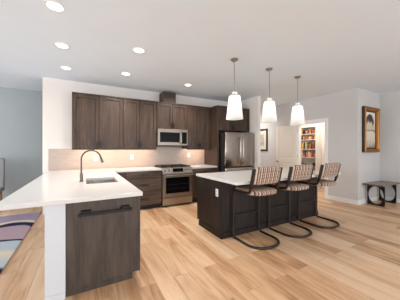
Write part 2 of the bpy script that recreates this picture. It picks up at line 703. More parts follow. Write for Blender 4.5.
# pantry wall with the door opening (y 3.42..4.25, up to 2.14)
struct('wall_pantry', MB().slab([YA, 3.42, 4.25, 9.4], [0, 2.14, ZC],
                                lambda y, z: not (3.42 < y < 4.25 and z < 2.14), XP, XP + 0.12, 'yz'), M['wall_g'])
struct('wall_alcove', MB().box(XP + 0.12, XR + 0.3, YA, YA + 0.12, 0, ZC), M['wall_g'])
struct('wall_right', MB().box(XR, XR + 0.12, -3.5, YA, 0, ZC), M['wall_g'])
struct('wall_pantry_rear', MB().box(7.21, 7.33, YA + 0.12, 5.5, 0, ZC), M['wall_w'])
struct('wall_pantry_end', MB().box(XP + 0.12, 7.33, 5.5, 5.62, 0, ZC), M['wall_w'])
struct('wall_hall_end', MB().box(4.42, XP, 9.3, 9.42, 0, ZC), M['wall_g'])
struct('wall_rear', MB().slab([-5.6, -4.8, -2.0, -0.8, 2.0, 3.2, 6.0, XR + 0.1], [0, 0.35, 2.5, ZC],
                              lambda x, z: not (0.35 < z < 2.5 and (-4.8 < x < -2 or -0.8 < x < 2 or 3.2 < x < 6)),
                              -3.6, -3.48, 'xz'), M['wall_g'])
struct('wall_left', MB().slab([-3.6, 1.5, 5.7, YB + 0.12], [0, 0.35, 2.5, ZC],
                              lambda y, z: not (1.5 < y < 5.7 and 0.35 < z < 2.5), -5.62, -5.5, 'yz'), M['wall_b'])
for i, x0 in enumerate((-4.8, -0.8, 3.2)):
    mb = MB()
    for a, b_, c, d in ((x0, x0 + 0.06, 0.35, 2.5), (x0 + 2.74, x0 + 2.8, 0.35, 2.5), (x0 + 1.37, x0 + 1.43, 0.41, 2.44),
                        (x0 + 0.06, x0 + 2.74, 0.35, 0.41), (x0 + 0.06, x0 + 2.74, 2.44, 2.5)):
        mb.box(a, b_, -3.58, -3.50, c, d)
    struct('window_%d' % (i + 1), mb, M['trim'])
mb = MB()
for a, b_, c, d in ((1.5, 1.56, 0.35, 2.5), (5.64, 5.7, 0.35, 2.5), (3.57, 3.63, 0.41, 2.44), (1.56, 5.64, 0.35, 0.41),
                    (1.56, 5.64, 2.44, 2.5)):
    mb.box(-5.60, -5.52, a, b_, c, d)
struct('window_4', mb, M['trim'])
# half wall carrying the peninsula counter
struct('wall_peninsula', MB().box(-0.30, -0.145, 2.28, YW, 0, 0.872), M['halfwall'], 'white half wall under the peninsula counter')
# backsplash
struct('wall_backsplash', MB().box(-0.645, 3.135, YW - 0.012, YW, 0.916, 1.374).box(1.578, 2.402, YW - 0.012, YW, 1.374, 1.46), M['tile'], 'beige tiled backsplash along the kitchen wall')
# baseboards


def board(name, x0, x1, y0, y1):
    mb = MB().box(x0, x1, y0, y1, 0, 0.11, 0.003, 1)
    struct(name, mb, M['trim'])


board('baseboard_pantry', XP - 0.014, XP, YA, 3.335)
board('baseboard_hall', XP - 0.014, XP, 4.335, 9.3)
board('baseboard_alcove', XP, XR, YA - 0.014, YA)
board('baseboard_right', XR - 0.014, XR, -3.48, YA - 0.014)
board('baseboard_dining', -5.5, -0.8, YB - 0.014, YB)
board('baseboard_stub', 4.285, 4.37, 4.346, 4.36)
mb = MB().box(-0.30, -0.145, 2.27, 2.28, 0, 0.06, 0.002, 1)
struct('baseboard_peninsula', mb, M['halfwall'])
# pantry door casing
mb = MB()
for y0, y1, z0, z1 in ((3.335, 3.42, 0, 2.225), (4.25, 4.335, 0, 2.225), (3.42, 4.25, 2.14, 2.225)):
    mb.box(XP - 0.018, XP, y0, y1, z0, z1, 0.004, 1)
mb.box(XP - 0.002, XP + 0.122, 3.42, 3.435, 0, 2.125)
mb.box(XP - 0.002, XP + 0.122, 4.238, 4.25, 0, 2.125)
mb.box(XP - 0.002, XP + 0.122, 3.42, 4.25, 2.125, 2.14)
struct('trim_1', mb, M['trim'])
# open two-panel door folded back against the wall
Y0, Y1 = 4.245, 5.05
mb = MB().box(XP - 0.062, XP - 0.036, Y0, Y1, 0.012, 2.13)
for a, b_, c, d in ((Y0, Y0 + 0.11, 0.012, 2.13), (Y1 - 0.11, Y1, 0.012, 2.13), (Y0 + 0.11, Y1 - 0.11, 0.012, 0.22),
                    (Y0 + 0.11, Y1 - 0.11, 0.93, 1.07), (Y0 + 0.11, Y1 - 0.11, 2.0, 2.13)):
    mb.box(XP - 0.074, XP - 0.060, a, b_, c, d, 0.004, 1)
for c, d in ((0.27, 0.88), (1.12, 1.95)):
    mb.box(XP - 0.070, XP - 0.060, Y0 + 0.16, Y1 - 0.16, c, d, 0.006, 1)
dr = struct('door_1', mb, M['door'], 'cream two-panel pantry door standing open against the wall')
kn = MB().lathe([(0.0, 0), (0.028, 0), (0.028, 0.008), (0.010, 0.012), (0.010, 0.030), (0.022, 0.036), (0.027, 0.048),
                 (0.020, 0.060), (0, 0.063)], (XP - 0.074, Y1 - 0.06, 0.95), 20, '-x')
obj('door_knob', kn, M['nickel'], dr, 40)
for z in (0.25, 1.1, 1.9):
    obj('hinge', MB().cyl((XP - 0.05, Y0 - 0.008, z), (XP - 0.05, Y0 - 0.008, z + 0.09), 0.007, n=10), M['nickel'], dr)

# ------------------------------------------------------------------ cabinet parts


def bar_handle(parent, c, length, axis, out=(0, -1, 0), m=None, r=0.010, stand=0.030):
    """slim square bar pull with two posts; c lies on the door face"""
    c, out = Vector(c), Vector(out)
    ax = Vector({'x': (1, 0, 0), 'y': (0, 1, 0), 'z': (0, 0, 1)}[axis])
    mb = MB()
    side = ax.cross(out)
    for s in (-1, 1):
        p = c + ax * (s * length * 0.40)
        mb.cyl(p, p + out * stand, r * 0.9, n=8)
    p0, p1 = c - ax * length / 2 + out * stand, c + ax * length / 2 + out * stand
    lo = [min(p0[i], p1[i]) - (r if abs(ax[i]) < 0.5 else 0) for i in range(3)]
    hi = [max(p0[i], p1[i]) + (r if abs(ax[i]) < 0.5 else 0) for i in range(3)]
    mb.box(lo[0], hi[0], lo[1], hi[1], lo[2], hi[2], r * 0.4, 1)
    return obj('handle', mb, m or M['blackm'], parent)


def shaker(name, parent, u0, u1, z0, z1, y, m, stile=0.062, t=0.024, facing='-y'):
    """frame-and-panel front; u runs along x (facing -y) or along y (facing +x)"""
    mb = MB()

    def B(a, b_, c, d, w0, w1, bev):
        if facing == '-y':
            mb.box(a, b_, y - w1, y - w0, c, d, bev, 1)
        else:
            mb.box(y + w0, y + w1, a, b_, c, d, bev, 1)
    B(u0 + 0.01, u1 - 0.01, z0 + 0.01, z1 - 0.01, 0, 0.004, 0)
    B(u0, u0 + stile, z0, z1, 0.0, t, 0.002)
    B(u1 - stile, u1, z0, z1, 0.0, t, 0.002)
    B(u0 + stile, u1 - stile, z0, z0 + stile, 0.0, t, 0.002)
    B(u0 + stile, u1 - stile, z1 - stile, z1, 0.0, t, 0.002)
    return obj(name, mb, m, parent)


def slab_front(name, parent, u0, u1, z0, z1, y, m, t=0.020):
    return obj(name, MB().box(u0, u1, y - t, y, z0, z1, 0.002, 1), m, parent)


UB, UT = 1.375, 2.545        # upper cabinets, bottom and top
UF = 5.06                    # face of the upper cabinet boxes


def upper(label, x0, x1, z0, z1, split, handles=True, yf=UF, yb=YW - 0.002, hz=None):
    t = thing('wall_cabinet', label, 'cabinet', ((x0 + x1) / 2, yb, z0), 'dark wall cabinets along the kitchen wall')
    mb = MB().box(x0, x1, yf, yb, z0, z1 - 0.03)
    mb.box(x0, x1, yf - 0.028, yb, z1 - 0.03, z1, 0.003, 1)       # top rail
    if z0 < 1.5:
        mb.box(x0, x1, yf - 0.012, yf + 0.008, z0 - 0.022, z0, 0.002, 1)      # light rail
    obj('carcass', mb, M['cab'], t)
    g = 0.004
    for a, b_, hx in ((x0 + g, split - g, split - 0.032), (split + g, x1 - g, split + 0.032)):
        d = shaker('door', t, a, b_, z0 + 0.004, z1 - 0.036, yf, M['cab'])
        bar_handle(d, (hx, yf - 0.020, (hz or z0 + 0.10)), 0.125, 'z')
    return t


upper('dark stained double-door wall cabinet above the sink corner, at the open end of the row', -0.21, 0.785, UB, UT, 0.292)
upper('dark stained double-door wall cabinet between the sink-end cabinet and the microwave', 0.79, 1.575, UB, UT, 1.155)
upper('dark stained double-door wall cabinet directly above the microwave, under the boxed vent chase', 1.58, 2.405, 1.876, UT, 1.99)
upper('dark stained double-door wall cabinet between the microwave and the tall refrigerator panel', 2.41, 3.135, UB, UT, 2.77)
upper('dark stained double-door cabinet above the refrigerator', 3.20, 4.27, 1.875, UT, 3.66, yf=4.72, hz=1.97)
# slim LED bars under the wall cabinets, each part of the cabinet it is screwed to
for cab, x0, x1 in (('wall_cabinet', -0.15, 0.73), ('wall_cabinet.001', 0.85, 1.52), ('wall_cabinet.003', 2.47, 3.08)):
    c = bpy.data.objects[cab]
    obj('light_bar', MB().box(x0, x1, 5.10, 5.13, UB - 0.010, UB), M['ledbar'], c)
    a = area_light('light_bar_glow', ((x0 + x1) / 2, 5.16, UB - 0.016), (math.radians(25), 0, 0), x1 - x0, 0.03, UNDER_W * (x1 - x0), (1.0, 0.75, 0.58))

# boxed vent chase above the microwave cabinet
o = obj('vent_chase', MB().box(1.757, 2.105, 5.09, YW - 0.002, UT, 2.825, 0.003, 1), M['cab'])
tag(o, 'dark boxed vent chase rising from the wall cabinets towards the ceiling', 'vent chase')
# tall panel beside the refrigerator
o = obj('tall_wood_board', MB().box(3.14, 3.195, 4.70, YW - 0.002, 0, UT, 0.002, 1), M['cab'])
tag(o, 'tall dark wood panel between the counter and the refrigerator', 'panel')


def base_box(t, x0, x1, yf, yb, top=0.872):
    obj('carcass', MB().box(x0, x1, yf, yb, 0.10, top), M['kick'], t)  # gap shade between the fronts is put into the dark carcass colour
    obj('toe_kick', MB().box(x0, x1, yf + 0.06, yf + 0.075, 0, 0.10), M['kick'], t)


BF = 4.735
t = thing('drawer_cabinet', 'dark three-drawer base cabinet between the sink corner and the range', 'cabinet', (1.19, YW, 0))
base_box(t, 0.80, 1.592, BF, YW - 0.014)
for z0, z1, hz in ((0.722, 0.864, 0.800), (0.416, 0.708, 0.565), (0.108, 0.402, 0.255)):
    d = slab_front('drawer', t, 0.803, 1.589, z0, z1, BF, M['cabx'])
    bar_handle(d, (1.195, BF - 0.02, hz), 0.18, 'x', r=0.011)
t = thing('corner_cabinet', 'dark blind corner base cabinet behind the peninsula sink', 'cabinet', (0.6, YW, 0))
base_box(t, 0.535, 0.797, BF, YW - 0.014)
slab_front('filler_panel', t, 0.56, 0.797, 0.105, 0.866, BF, M['cab'])
t = thing('base_cabinet', 'dark base cabinet between the range and the refrigerator panel', 'cabinet', (2.8, YW, 0))
base_box(t, 2.393, 3.138, BF, YW - 0.014)
d = slab_front('drawer', t, 2.396, 3.135, 0.715, 0.866, BF, M['cabx'])
bar_handle(d, (2.765, BF - 0.02, 0.80), 0.15, 'x')
for a, b_, hx in ((2.396, 2.763, 2.73), (2.768, 3.135, 2.80)):
    d = shaker('door', t, a, b_, 0.105, 0.709, BF, M['cab'])
    bar_handle(d, (hx, BF - 0.02, 0.61), 0.125, 'z')

# peninsula: end unit with its pull-out front, and the sink cabinet behind it
t = thing('pullout_cabinet', 'grey-brown end cabinet of the peninsula with a flat front and long black bar handle', 'cabinet', (0.19, 2.3, 0))
obj('carcass', MB().box(-0.14, 0.515, 2.305, 2.92, 0.10, 0.872), M['pen'], t)
p = obj('front_panel', MB().box(-0.140, 0.532, 2.28, 2.303, 0.072, 0.868, 0.002, 1), M['pen'], t)
obj('toe_kick', MB().box(-0.140, 0.45, 2.296, 2.92, 0, 0.066), M['pen'], t)
mb = MB()
for x in (0.02, 0.375):
    mb.box(x - 0.04, x + 0.04, 2.222, 2.28, 0.762, 0.790, 0.002, 1)
mb.box(-0.045, 0.435, 2.206, 2.226, 0.745, 0.772, 0.003, 1)
obj('handle', mb, M['blackm'], p)
t = thing('sink_cabinet', 'dark sink base cabinet under the peninsula counter, behind the end cabinet', 'cabinet', (0.2, 3.6, 0))
obj('carcass', MB().slab([-0.14, -0.005, 0.47, 0.512], [2.925, 3.05, 3.76, 4.73],
                         lambda x, y: not (-0.005 < x < 0.47 and 3.05 < y < 3.76), 0.10, 0.872), M['cab'], t)
obj('toe_kick', MB().box(0.43, 0.445, 2.925, 4.73, 0, 0.10), M['kick'], t)
for a, b_, hy in ((2.93, 3.52, 3.48), (3.525, 4.12, 3.565), (4.125, 4.72, 4.16)):
    d = shaker('door', t, a, b_, 0.105, 0.866, 0.512, M['cab'], facing='+x')
    bar_handle(d, (0.532, hy, 0.72), 0.125, 'z', (1, 0, 0))

# ------------------------------------------------------------------ counters
SX0, SX1, SY0, SY1 = 0.03, 0.43, 3.09, 3.72
mb = MB().slab([-0.64, SX0, SX1, 0.55, 1.598], [2.245, SY0, SY1, 4.70, YW - 0.013],
               lambda x, y: (x < 0.55 or y > 4.70) and not (SX0 < x < SX1 and SY0 < y < SY1), 0.874, 0.915)
o = obj('countertop', mb, M['quartz'])
tag(o, 'long L-shaped white quartz worktop of the peninsula and sink corner', 'countertop')
bv = o.modifiers.new('bevel', 'BEVEL')
bv.width = 0.004
bv.segments = 2
o = obj('countertop', MB().box(2.388, 3.138, 4.70, YW - 0.013, 0.874, 0.915, 0.003, 2), M['quartz'])
tag(o, 'short white quartz worktop between the range and the refrigerator panel', 'countertop')

# sink
t = thing('sink', 'undermount stainless steel sink set into the peninsula counter', 'sink', (0.23, 3.4, 0.73))
mb = MB()
x0, x1, y0, y1 = SX0 - 0.012, SX1 + 0.012, SY0 - 0.012, SY1 + 0.012
mb.slab([x0 - 0.014, x0, x1, x1 + 0.014], [y0 - 0.014, y0, y1, y1 + 0.014], lambda x, y: not (x0 < x < x1 and y0 < y < y1), 0.735, 0.8735)
mb.box(x0 - 0.014, x1 + 0.014, y0 - 0.014, y1 + 0.014, 0.727, 0.735)
obj('basin', mb, M['chrome'], t)
obj('drain', MB().lathe([(0, 0.0005), (0.03, 0.0005), (0.04, 0.004), (0.045, 0.001)], (0.23, 3.4, 0.735), 24), M['nickel'], t, 40)

# faucet
FX, FY = -0.028, 3.38
t = thing('faucet', 'tall dark nickel gooseneck faucet standing beside the peninsula sink', 'faucet', (FX, FY, 0.915))
obj('base', MB().lathe([(0, 0), (0.028, 0), (0.028, 0.006), (0.021, 0.012), (0.020, 0.10), (0.014, 0.115), (0, 0.116)], (FX, FY, 0.915), 24), M['faucet'], t, 40)
RA = 0.125
pts = [(FX, FY, 1.02), (FX, FY, 1.10), (FX, FY, 1.20)]
for k in range(0, 19):
    a = PI - (PI + 0.0) * k / 18 * 0.93
    pts.append((FX + RA + RA * math.cos(a), FY, 1.225 + RA * math.sin(a)))
obj('spout', MB().tube(pts, 0.0115, 12), M['faucet'], t, 60)
e = Vector(pts[-1])
dv = (e - Vector(pts[-2])).normalized()
obj('spray_head', MB().cyl(e, e + dv * 0.03, 0.0135, 0.0155, 16).cyl(e + dv * 0.03, e + dv * 0.085, 0.0155, 0.019, 16), M['faucet'], t, 40)
obj('lever', MB().cyl((FX, FY - 0.015, 0.985), (FX, FY - 0.045, 0.985), 0.012, n=14).tube([(FX, FY - 0.04, 0.985), (FX, FY - 0.07, 1.0), (FX, FY - 0.11, 1.03)], 0.006, 8), M['faucet'], t, 40)

# ------------------------------------------------------------------ range
RX0, RX1 = 1.603, 2.383
t = thing('gas_range', 'stainless steel gas range with black oven window between the base cabinets', 'range', ((RX0 + RX1) / 2, 5.0, 0))
obj('body', MB().box(RX0, RX1, 4.735, YW - 0.014, 0.03, 0.905).box(RX0 + 0.03, RX0 + 0.07, 4.78, 4.82, 0, 0.03).box(RX1 - 0.07, RX1 - 0.03, 4.78, 4.82, 0, 0.03)
    .box(RX0 + 0.03, RX0 + 0.07, 5.3, 5.34, 0, 0.03).box(RX1 - 0.07, RX1 - 0.03, 5.3, 5.34, 0, 0.03), M['fside'], t)
dw = obj('warming_drawer', MB().box(RX0 + 0.003, RX1 - 0.003, 4.69, 4.734, 0.045, 0.225, 0.004, 1), M['steelh'], t)
obj('handle', MB().box(RX0 + 0.01, RX1 - 0.01, 4.655, 4.69, 0.185, 0.215, 0.006, 2), M['steelh'], dw)
od = MB().slab([RX0 + 0.003, RX0 + 0.085, RX1 - 0.085, RX1 - 0.003], [0.235, 0.315, 0.69, 0.745],
               lambda x, z: not (RX0 + 0.085 < x < RX1 - 0.085 and 0.315 < z < 0.69), 4.69, 4.734, 'xz')
od = obj('oven_door', od, M['steelh'], t)
obj('window', MB().box(RX0 + 0.085, RX1 - 0.085, 4.694, 4.732, 0.315, 0.69), M['blackg'], od)
mb = MB()
for z in (0.42, 0.52):
    mb.box(RX0 + 0.12, RX1 - 0.12, 4.6925, 4.6938, z, z + 0.006)
obj('oven_rack', mb, M['fside'], od)
mb = MB().cyl((RX0 + 0.015, 4.632, 0.745), (RX1 - 0.015, 4.632, 0.745), 0.014, n=14)
for x in (RX0 + 0.05, RX1 - 0.05):
    mb.cyl((x, 4.632, 0.745), (x, 4.692, 0.735), 0.010, n=10)
obj('handle', mb, M['steelh'], od, 40)
obj('badge', MB().cyl((1.993, 4.688, 0.275), (1.993, 4.6905, 0.275), 0.016, n=20), M['nickel'], od)
# slanted control panel
mb = MB().loft([[(RX0 + 0.001, 4.672, 0.765), (RX0 + 0.001, 4.735, 0.765), (RX0 + 0.001, 4.735, 0.922), (RX0 + 0.001, 4.712, 0.922), (RX0 + 0.001, 4.672, 0.80)],
                [(RX1 - 0.001, 4.672, 0.765), (RX1 - 0.001, 4.735, 0.765), (RX1 - 0.001, 4.735, 0.922), (RX1 - 0.001, 4.712, 0.922), (RX1 - 0.001, 4.672, 0.80)]])
cp = obj('control_panel', mb, M['steelh'], t)
nrm = Vector((0, -0.122, 0.04)).normalized()


def on_panel(x, f):
    return Vector((x, 4.672 + 0.04 * f, 0.80 + 0.122 * f))


a, b_ = on_panel(1.86, 0.16), on_panel(2.13, 0.86)
mb = MB()
vs = [mb.bm.verts.new(Vector(q) + nrm * k) for k in (0.0005, 0.003) for q in (a, (b_.x, a.y, a.z), b_, (a.x, b_.y, b_.z))]
for f in ((0, 1, 2, 3), (4, 5, 6, 7), (0, 1, 5, 4), (1, 2, 6, 5), (2, 3, 7, 6), (3, 0, 4, 7)):
    mb.bm.faces.new([vs[i] for i in f])
obj('display', mb, M['blackg'], cp)
for x in (1.67, 1.765, 2.19, 2.26, 2.33):
    c = on_panel(x, 0.5)
    obj('knob', MB().cyl(c, c + nrm * 0.008, 0.027, 0.027, 20).cyl(c + nrm * 0.008, c + nrm * 0.034, 0.022, 0.018, 20), M['steel'], cp, 40)
ct = obj('cooktop', MB().box(RX0, RX1, 4.735, YW - 0.014, 0.905, 0.922, 0.003, 1), M['fside'], t)
for gx0, gx1 in ((RX0 + 0.02, 1.865), (1.872, 2.114), (2.121, RX1 - 0.02)):
    mb = MB()
    for y in (4.76, 5.02, 5.30):
        mb.box(gx0, gx1, y, y + 0.016, 0.940, 0.956)
    for x in (gx0, gx1 - 0.016):
        mb.box(x, x + 0.016, 4.76, 5.316, 0.940, 0.956)
    mb.box((gx0 + gx1) / 2 - 0.008, (gx0 + gx1) / 2 + 0.008, 4.776, 5.30, 0.940, 0.956)
    for x in (gx0, gx1 - 0.016):
        for y in (4.76, 5.30):
            mb.box(x, x + 0.016, y, y + 0.016, 0.922, 0.940)
    obj('grate', mb, M['iron'], ct)
for x in (1.745, 1.993, 2.24):
    for y in ((4.89, 5.17) if x != 1.993 else (5.03,)):
        obj('burner', MB().cyl((x, y, 0.922), (x, y, 0.934), 0.045, 0.04, 20), M['iron'], ct, 40)

# ------------------------------------------------------------------ microwave
MX0, MX1, MZ0, MZ1, MY = 1.582, 2.385, 1.435, 1.872, 5.005
t = thing('microwave', 'stainless over-range microwave hung beneath the short double-door cabinet', 'microwave', ((MX0 + MX1) / 2, 5.2, MZ0))
obj('housing', MB().box(MX0, MX1, MY, YW - 0.014, MZ0, MZ1), M['fside'], t)
dx = MX0 + 0.63
md = obj('door', MB().slab([MX0, MX0 + 0.055, dx - 0.055, dx], [MZ0 + 0.03, MZ0 + 0.105, MZ1 - 0.085, MZ1],
                           lambda x, z: not (MX0 + 0.055 < x < dx - 0.055 and MZ0 + 0.105 < z < MZ1 - 0.085), MY - 0.028, MY, 'xz'), M['steelm'], t)
obj('window', MB().box(MX0 + 0.055, dx - 0.055, MY - 0.025, MY - 0.004, MZ0 + 0.105, MZ1 - 0.085), M['blackg'], md)
mb = MB().tube(fillet([(dx - 0.03, MY - 0.028, MZ0 + 0.07), (dx - 0.03, MY - 0.07, MZ0 + 0.08), (dx - 0.03, MY - 0.07, MZ1 - 0.06), (dx - 0.03, MY - 0.028, MZ1 - 0.05)], 0.02), 0.011, 10)
obj('handle', mb, M['steel'], md, 60)
cp = obj('control_panel', MB().slab([dx + 0.002, dx + 0.012, MX1 - 0.02, MX1], [MZ0 + 0.03, MZ0 + 0.07, MZ1 - 0.07, MZ1],
                                    lambda x, z: not (dx + 0.012 < x < MX1 - 0.02 and MZ0 + 0.07 < z < MZ1 - 0.07), MY - 0.028, MY, 'xz'), M['steelm'], t)
kp = obj('keypad', MB().box(dx + 0.012, MX1 - 0.02, MY - 0.026, MY - 0.002, MZ0 + 0.07, MZ1 - 0.07), M['blackg'], cp)
obj('vent_grille', MB().box(MX0, MX1, MY - 0.02, MY, MZ0, MZ0 + 0.028, 0.002, 1), M['fside'], t)

# ------------------------------------------------------------------ refrigerator
FX0, FX1, FF, FZ = 3.255, 4.245, 4.49, 1.82
t = thing('refrigerator', 'stainless french-door refrigerator in the dark wood surround', 'refrigerator', ((FX0 + FX1) / 2, 4.9, 0))
obj('cabinet_body', MB().box(FX0 + 0.004, FX1 - 0.004, FF + 0.085, YW - 0.04, 0.03, FZ - 0.015)
    .box(FX0 + 0.05, FX0 + 0.10, FF + 0.12, FF + 0.17, 0, 0.03).box(FX1 - 0.10, FX1 - 0.05, FF + 0.12, FF + 0.17, 0, 0.03)
    .box(FX0 + 0.05, FX0 + 0.10, 5.2, 5.25, 0, 0.03).box(FX1 - 0.10, FX1 - 0.05, 5.2, 5.25, 0, 0.03), M['fside'], t)
mid = 3.77
for a, b_, hx in ((FX0, mid - 0.003, mid - 0.05), (mid + 0.003, FX1, mid + 0.05)):
    d = obj('door', MB().box(a, b_, FF, FF + 0.08, 0.895, FZ, 0.012, 3), M['steel'], t, 40)
    mb = MB().tube(fillet([(hx, FF, 0.98), (hx, FF - 0.055, 0.99), (hx, FF - 0.055, 1.66), (hx, FF, 1.67)], 0.025), 0.011, 10)
    obj('handle', mb, M['steel'], d, 60)
d = obj('freezer_drawer', MB().box(FX0, FX1, FF, FF + 0.08, 0.09, 0.868, 0.012, 3), M['steel'], t, 40)
mb = MB().tube(fillet([(FX0 + 0.1, FF, 0.78), (FX0 + 0.11, FF - 0.055, 0.78), (FX1 - 0.11, FF - 0.055, 0.78), (FX1 - 0.1, FF, 0.78)], 0.025), 0.011, 10)
obj('handle', mb, M['steelh'], d, 60)
obj('kick_grille', MB().box(FX0 + 0.01, FX1 - 0.01, FF + 0.05, FF + 0.085, 0.03, 0.085), M['fside'], t)
for x in (FX0 + 0.03, FX1 - 0.09):
    obj('hinge_cover', MB().box(x, x + 0.06, FF + 0.02, FF + 0.14, FZ - 0.014, FZ + 0.016, 0.004, 1), M['fside'], t)

# ------------------------------------------------------------------ island
IX0, IX1, IY0, IY1 = 1.83, 4.245, 2.63, 3.39
t = thing('kitchen_island', 'dark espresso kitchen island base with a white outlet on its end panel', 'island', (3.1, 3.0, 0))
obj('carcass', MB().box(IX0 + 0.022, IX1 - 0.022, IY0 + 0.02, IY1, 0.10, 0.872), M['isl'], t)
obj('toe_kick', MB().box(IX0 + 0.03, IX1 - 0.03, IY1 - 0.09, IY1 - 0.07, 0, 0.10), M['kick'], t)
for x0, x1 in ((IX0, IX0 + 0.022), (IX1 - 0.022, IX1)):
    obj('end_panel', MB().box(x0, x1, IY0, IY1 + 0.02, 0.09, 0.872, 0.002, 1), M['isl'], t)
n = 3
w = (IX1 - IX0 - 0.044) / n
for i in range(n):
    a = IX0 + 0.022 + i * w
    obj('back_panel', MB().box(a + 0.0015, a + w - 0.0015, IY0 + 0.004, IY0 + 0.02, 0.09, 0.872, 0.002, 1), M['isl'], t)
obj('skirting', MB().box(IX0 - 0.012, IX1 + 0.012, IY0 - 0.012, IY0 + 0.02, 0, 0.09, 0.003, 1)
    .box(IX0 - 0.012, IX0 + 0.02, IY0 + 0.02, IY1 - 0.06, 0, 0.09, 0.003, 1)
    .box(IX1 - 0.02, IX1 + 0.012, IY0 + 0.02, IY1 - 0.06, 0, 0.09, 0.003, 1), M['isl'], t)
for i in range(4):
    a = IX0 + 0.024 + i * (IX1 - IX0 - 0.048) / 4
    b2 = a + (IX1 - IX0 - 0.048) / 4 - 0.003
    mb = MB().box(a, b2, IY1, IY1 + 0.02, 0.105, 0.866, 0.002, 1)
    d = obj('door', mb, M['isl'], t)
    bar_handle(d, ((b2 - 0.04) if i % 2 == 0 else a + 0.04, IY1 + 0.02, 0.74), 0.125, 'z', (0, 1, 0))
op = obj('outlet', MB().box(IX0 - 0.006, IX0, 2.715, 2.785, 0.625, 0.745, 0.002, 1), M['plastic'], t)
op['label'] = 'white outlet plate'
for z in (0.66, 0.71):
    obj('socket', MB().box(IX0 - 0.0075, IX0 - 0.006, 2.735, 2.765, z - 0.014, z + 0.014), M['slot'], op)
o = obj('countertop', MB().box(1.815, 4.40, 2.25, 3.43, 0.874, 0.915, 0.004, 2), M['quartz'])
tag(o, 'white quartz worktop overhanging the dark island', 'countertop')

# ------------------------------------------------------------------ cantilever stools
def make_stool(loc, label):
    t = thing('bar_stool', label, 'bar stool', (0, 0, 0), 'plaid cantilever stools at the island')
    w, r = 0.265, 0.0175
    SZ = 0.745
    half = [(w, -0.188, 1.08), (w, -0.115, SZ), (w, 0.25, SZ), (w, 0.265, r), (w, -0.27, r)]
    pts = half + [(-x, y, z) for x, y, z in reversed(half)]
    rad = [0, 0.09, 0.06, 0.06, 0.22, 0.22, 0.06, 0.06, 0.09, 0]
    obj('frame', MB().tube(fillet(pts, rad, 9), r, 10), M['frameb'], t, 60)
    obj('footrest', MB().cyl((-w, 0.262, 0.345), (w, 0.262, 0.345), 0.0125, n=12), M['frameb'], t, 60)
    s = pad(0.505, 0.485, 0.068, (0.17, 0.05), 0.028)
    s.xform(lambda v: (v.x, v.y + 0.027, v.z + SZ - 0.03))
    obj('seat', s, M['plaid'], t, 60)
    b = pad(0.495, 0.255, 0.050, 0.045, 0.022, 8)
    # stand the pad up, curve it round the sitter and lean it back
    b.xform(lambda v: (v.x, v.z - 0.025, v.y))
    b.xform(lambda v: (v.x, v.y - 0.6 * (0.0625 - v.x * v.x) - 0.22 * v.z, v.z))
    b.xform(lambda v: (v.x, v.y - 0.17, v.z + 0.995))
    obj('backrest', b, M['plaid'], t, 60)
    for s_ in (-1, 1):
        yy = lambda z: -0.17 - 0.22 * (z - 0.995)
        obj('back_bracket', MB().loft([[(s_ * 0.250, yy(0.82) + dy, 0.82), (s_ * 0.282, yy(0.82) + dy, 0.82), (s_ * 0.282, yy(1.10) + dy, 1.10), (s_ * 0.250, yy(1.10) + dy, 1.10)]
                                       for dy in (-0.018, 0.018)]), M['frameb'], t)
    t.location = loc
    return t


st = make_stool((2.285, 2.325, 0), 'plaid cantilever bar stool under the free island end that has the outlet')
dup(st, (3.045, 2.325, 0), 'middle plaid cantilever bar stool of the row along the island')
dup(st, (3.845, 2.325, 0), 'plaid cantilever bar stool by the island end facing the open pantry doorway')

# ------------------------------------------------------------------ ceiling lights
def downlight(loc, label):
    t = thing('recessed_light', label, 'ceiling light', loc, 'round downlights set into the ceiling')
    x, y, z = loc
    obj('trim_ring', MB().lathe([(0.072, -0.002), (0.074, -0.006), (0.094, -0.005), (0.098, 0.0)], loc, 32), M['trim'], t, 40)
    obj('lens', MB().lathe([(0, -0.003), (0.073, -0.003), (0.073, 0.0)], loc, 32), M['canlens'], t, 40)
    return t


def can_lamp(loc, f=1.0):
    d = bpy.data.lights.new('downlight_beam', 'SPOT')
    d.energy = CAN_W * f
    d.color = CAN_COL
    d.spot_size = math.radians(160)
    d.spot_blend = 0.8
    d.shadow_soft_size = 0.06
    o = bpy.data.objects.new('downlight_beam', d)
    COL.objects.link(o)
    o.location = (loc[0], loc[1], loc[2] - 0.03)


cans = [((-0.262, 2.66, ZC), 'lit round ceiling downlight closest to the camera, at the photo top edge'),
        ((-0.272, 3.62, ZC), 'lit round ceiling downlight over the faucet, middle of the three above the peninsula'),
        ((-0.283, 4.58, ZC), 'lit round ceiling downlight near the white wall where the peninsula ends'),
        ((0.734, 3.23, ZC), 'lit round ceiling downlight alone over the aisle between peninsula and island'),
        ((0.737, 4.36, ZC), 'lit round ceiling downlight in front of the double wall cabinets by the sink corner'),
        ((2.13, 4.42, ZC), 'lit round ceiling downlight in front of the boxed vent chase')]
# unseen downlight added to brighten the hall behind the refrigerator wall
cans.append(((5.15, 5.9, ZC), 'added unseen ceiling downlight brightening the hall beyond the refrigerator'))
first = downlight(*cans[0])
for loc, lab in cans[1:]:
    dup(first, loc, lab)
for loc, lab in cans:
    can_lamp(loc, (0.10 if loc[1] > 4 else 0.25) if loc[0] < 0 else 1.45)      # the row above the peninsula is dimmed

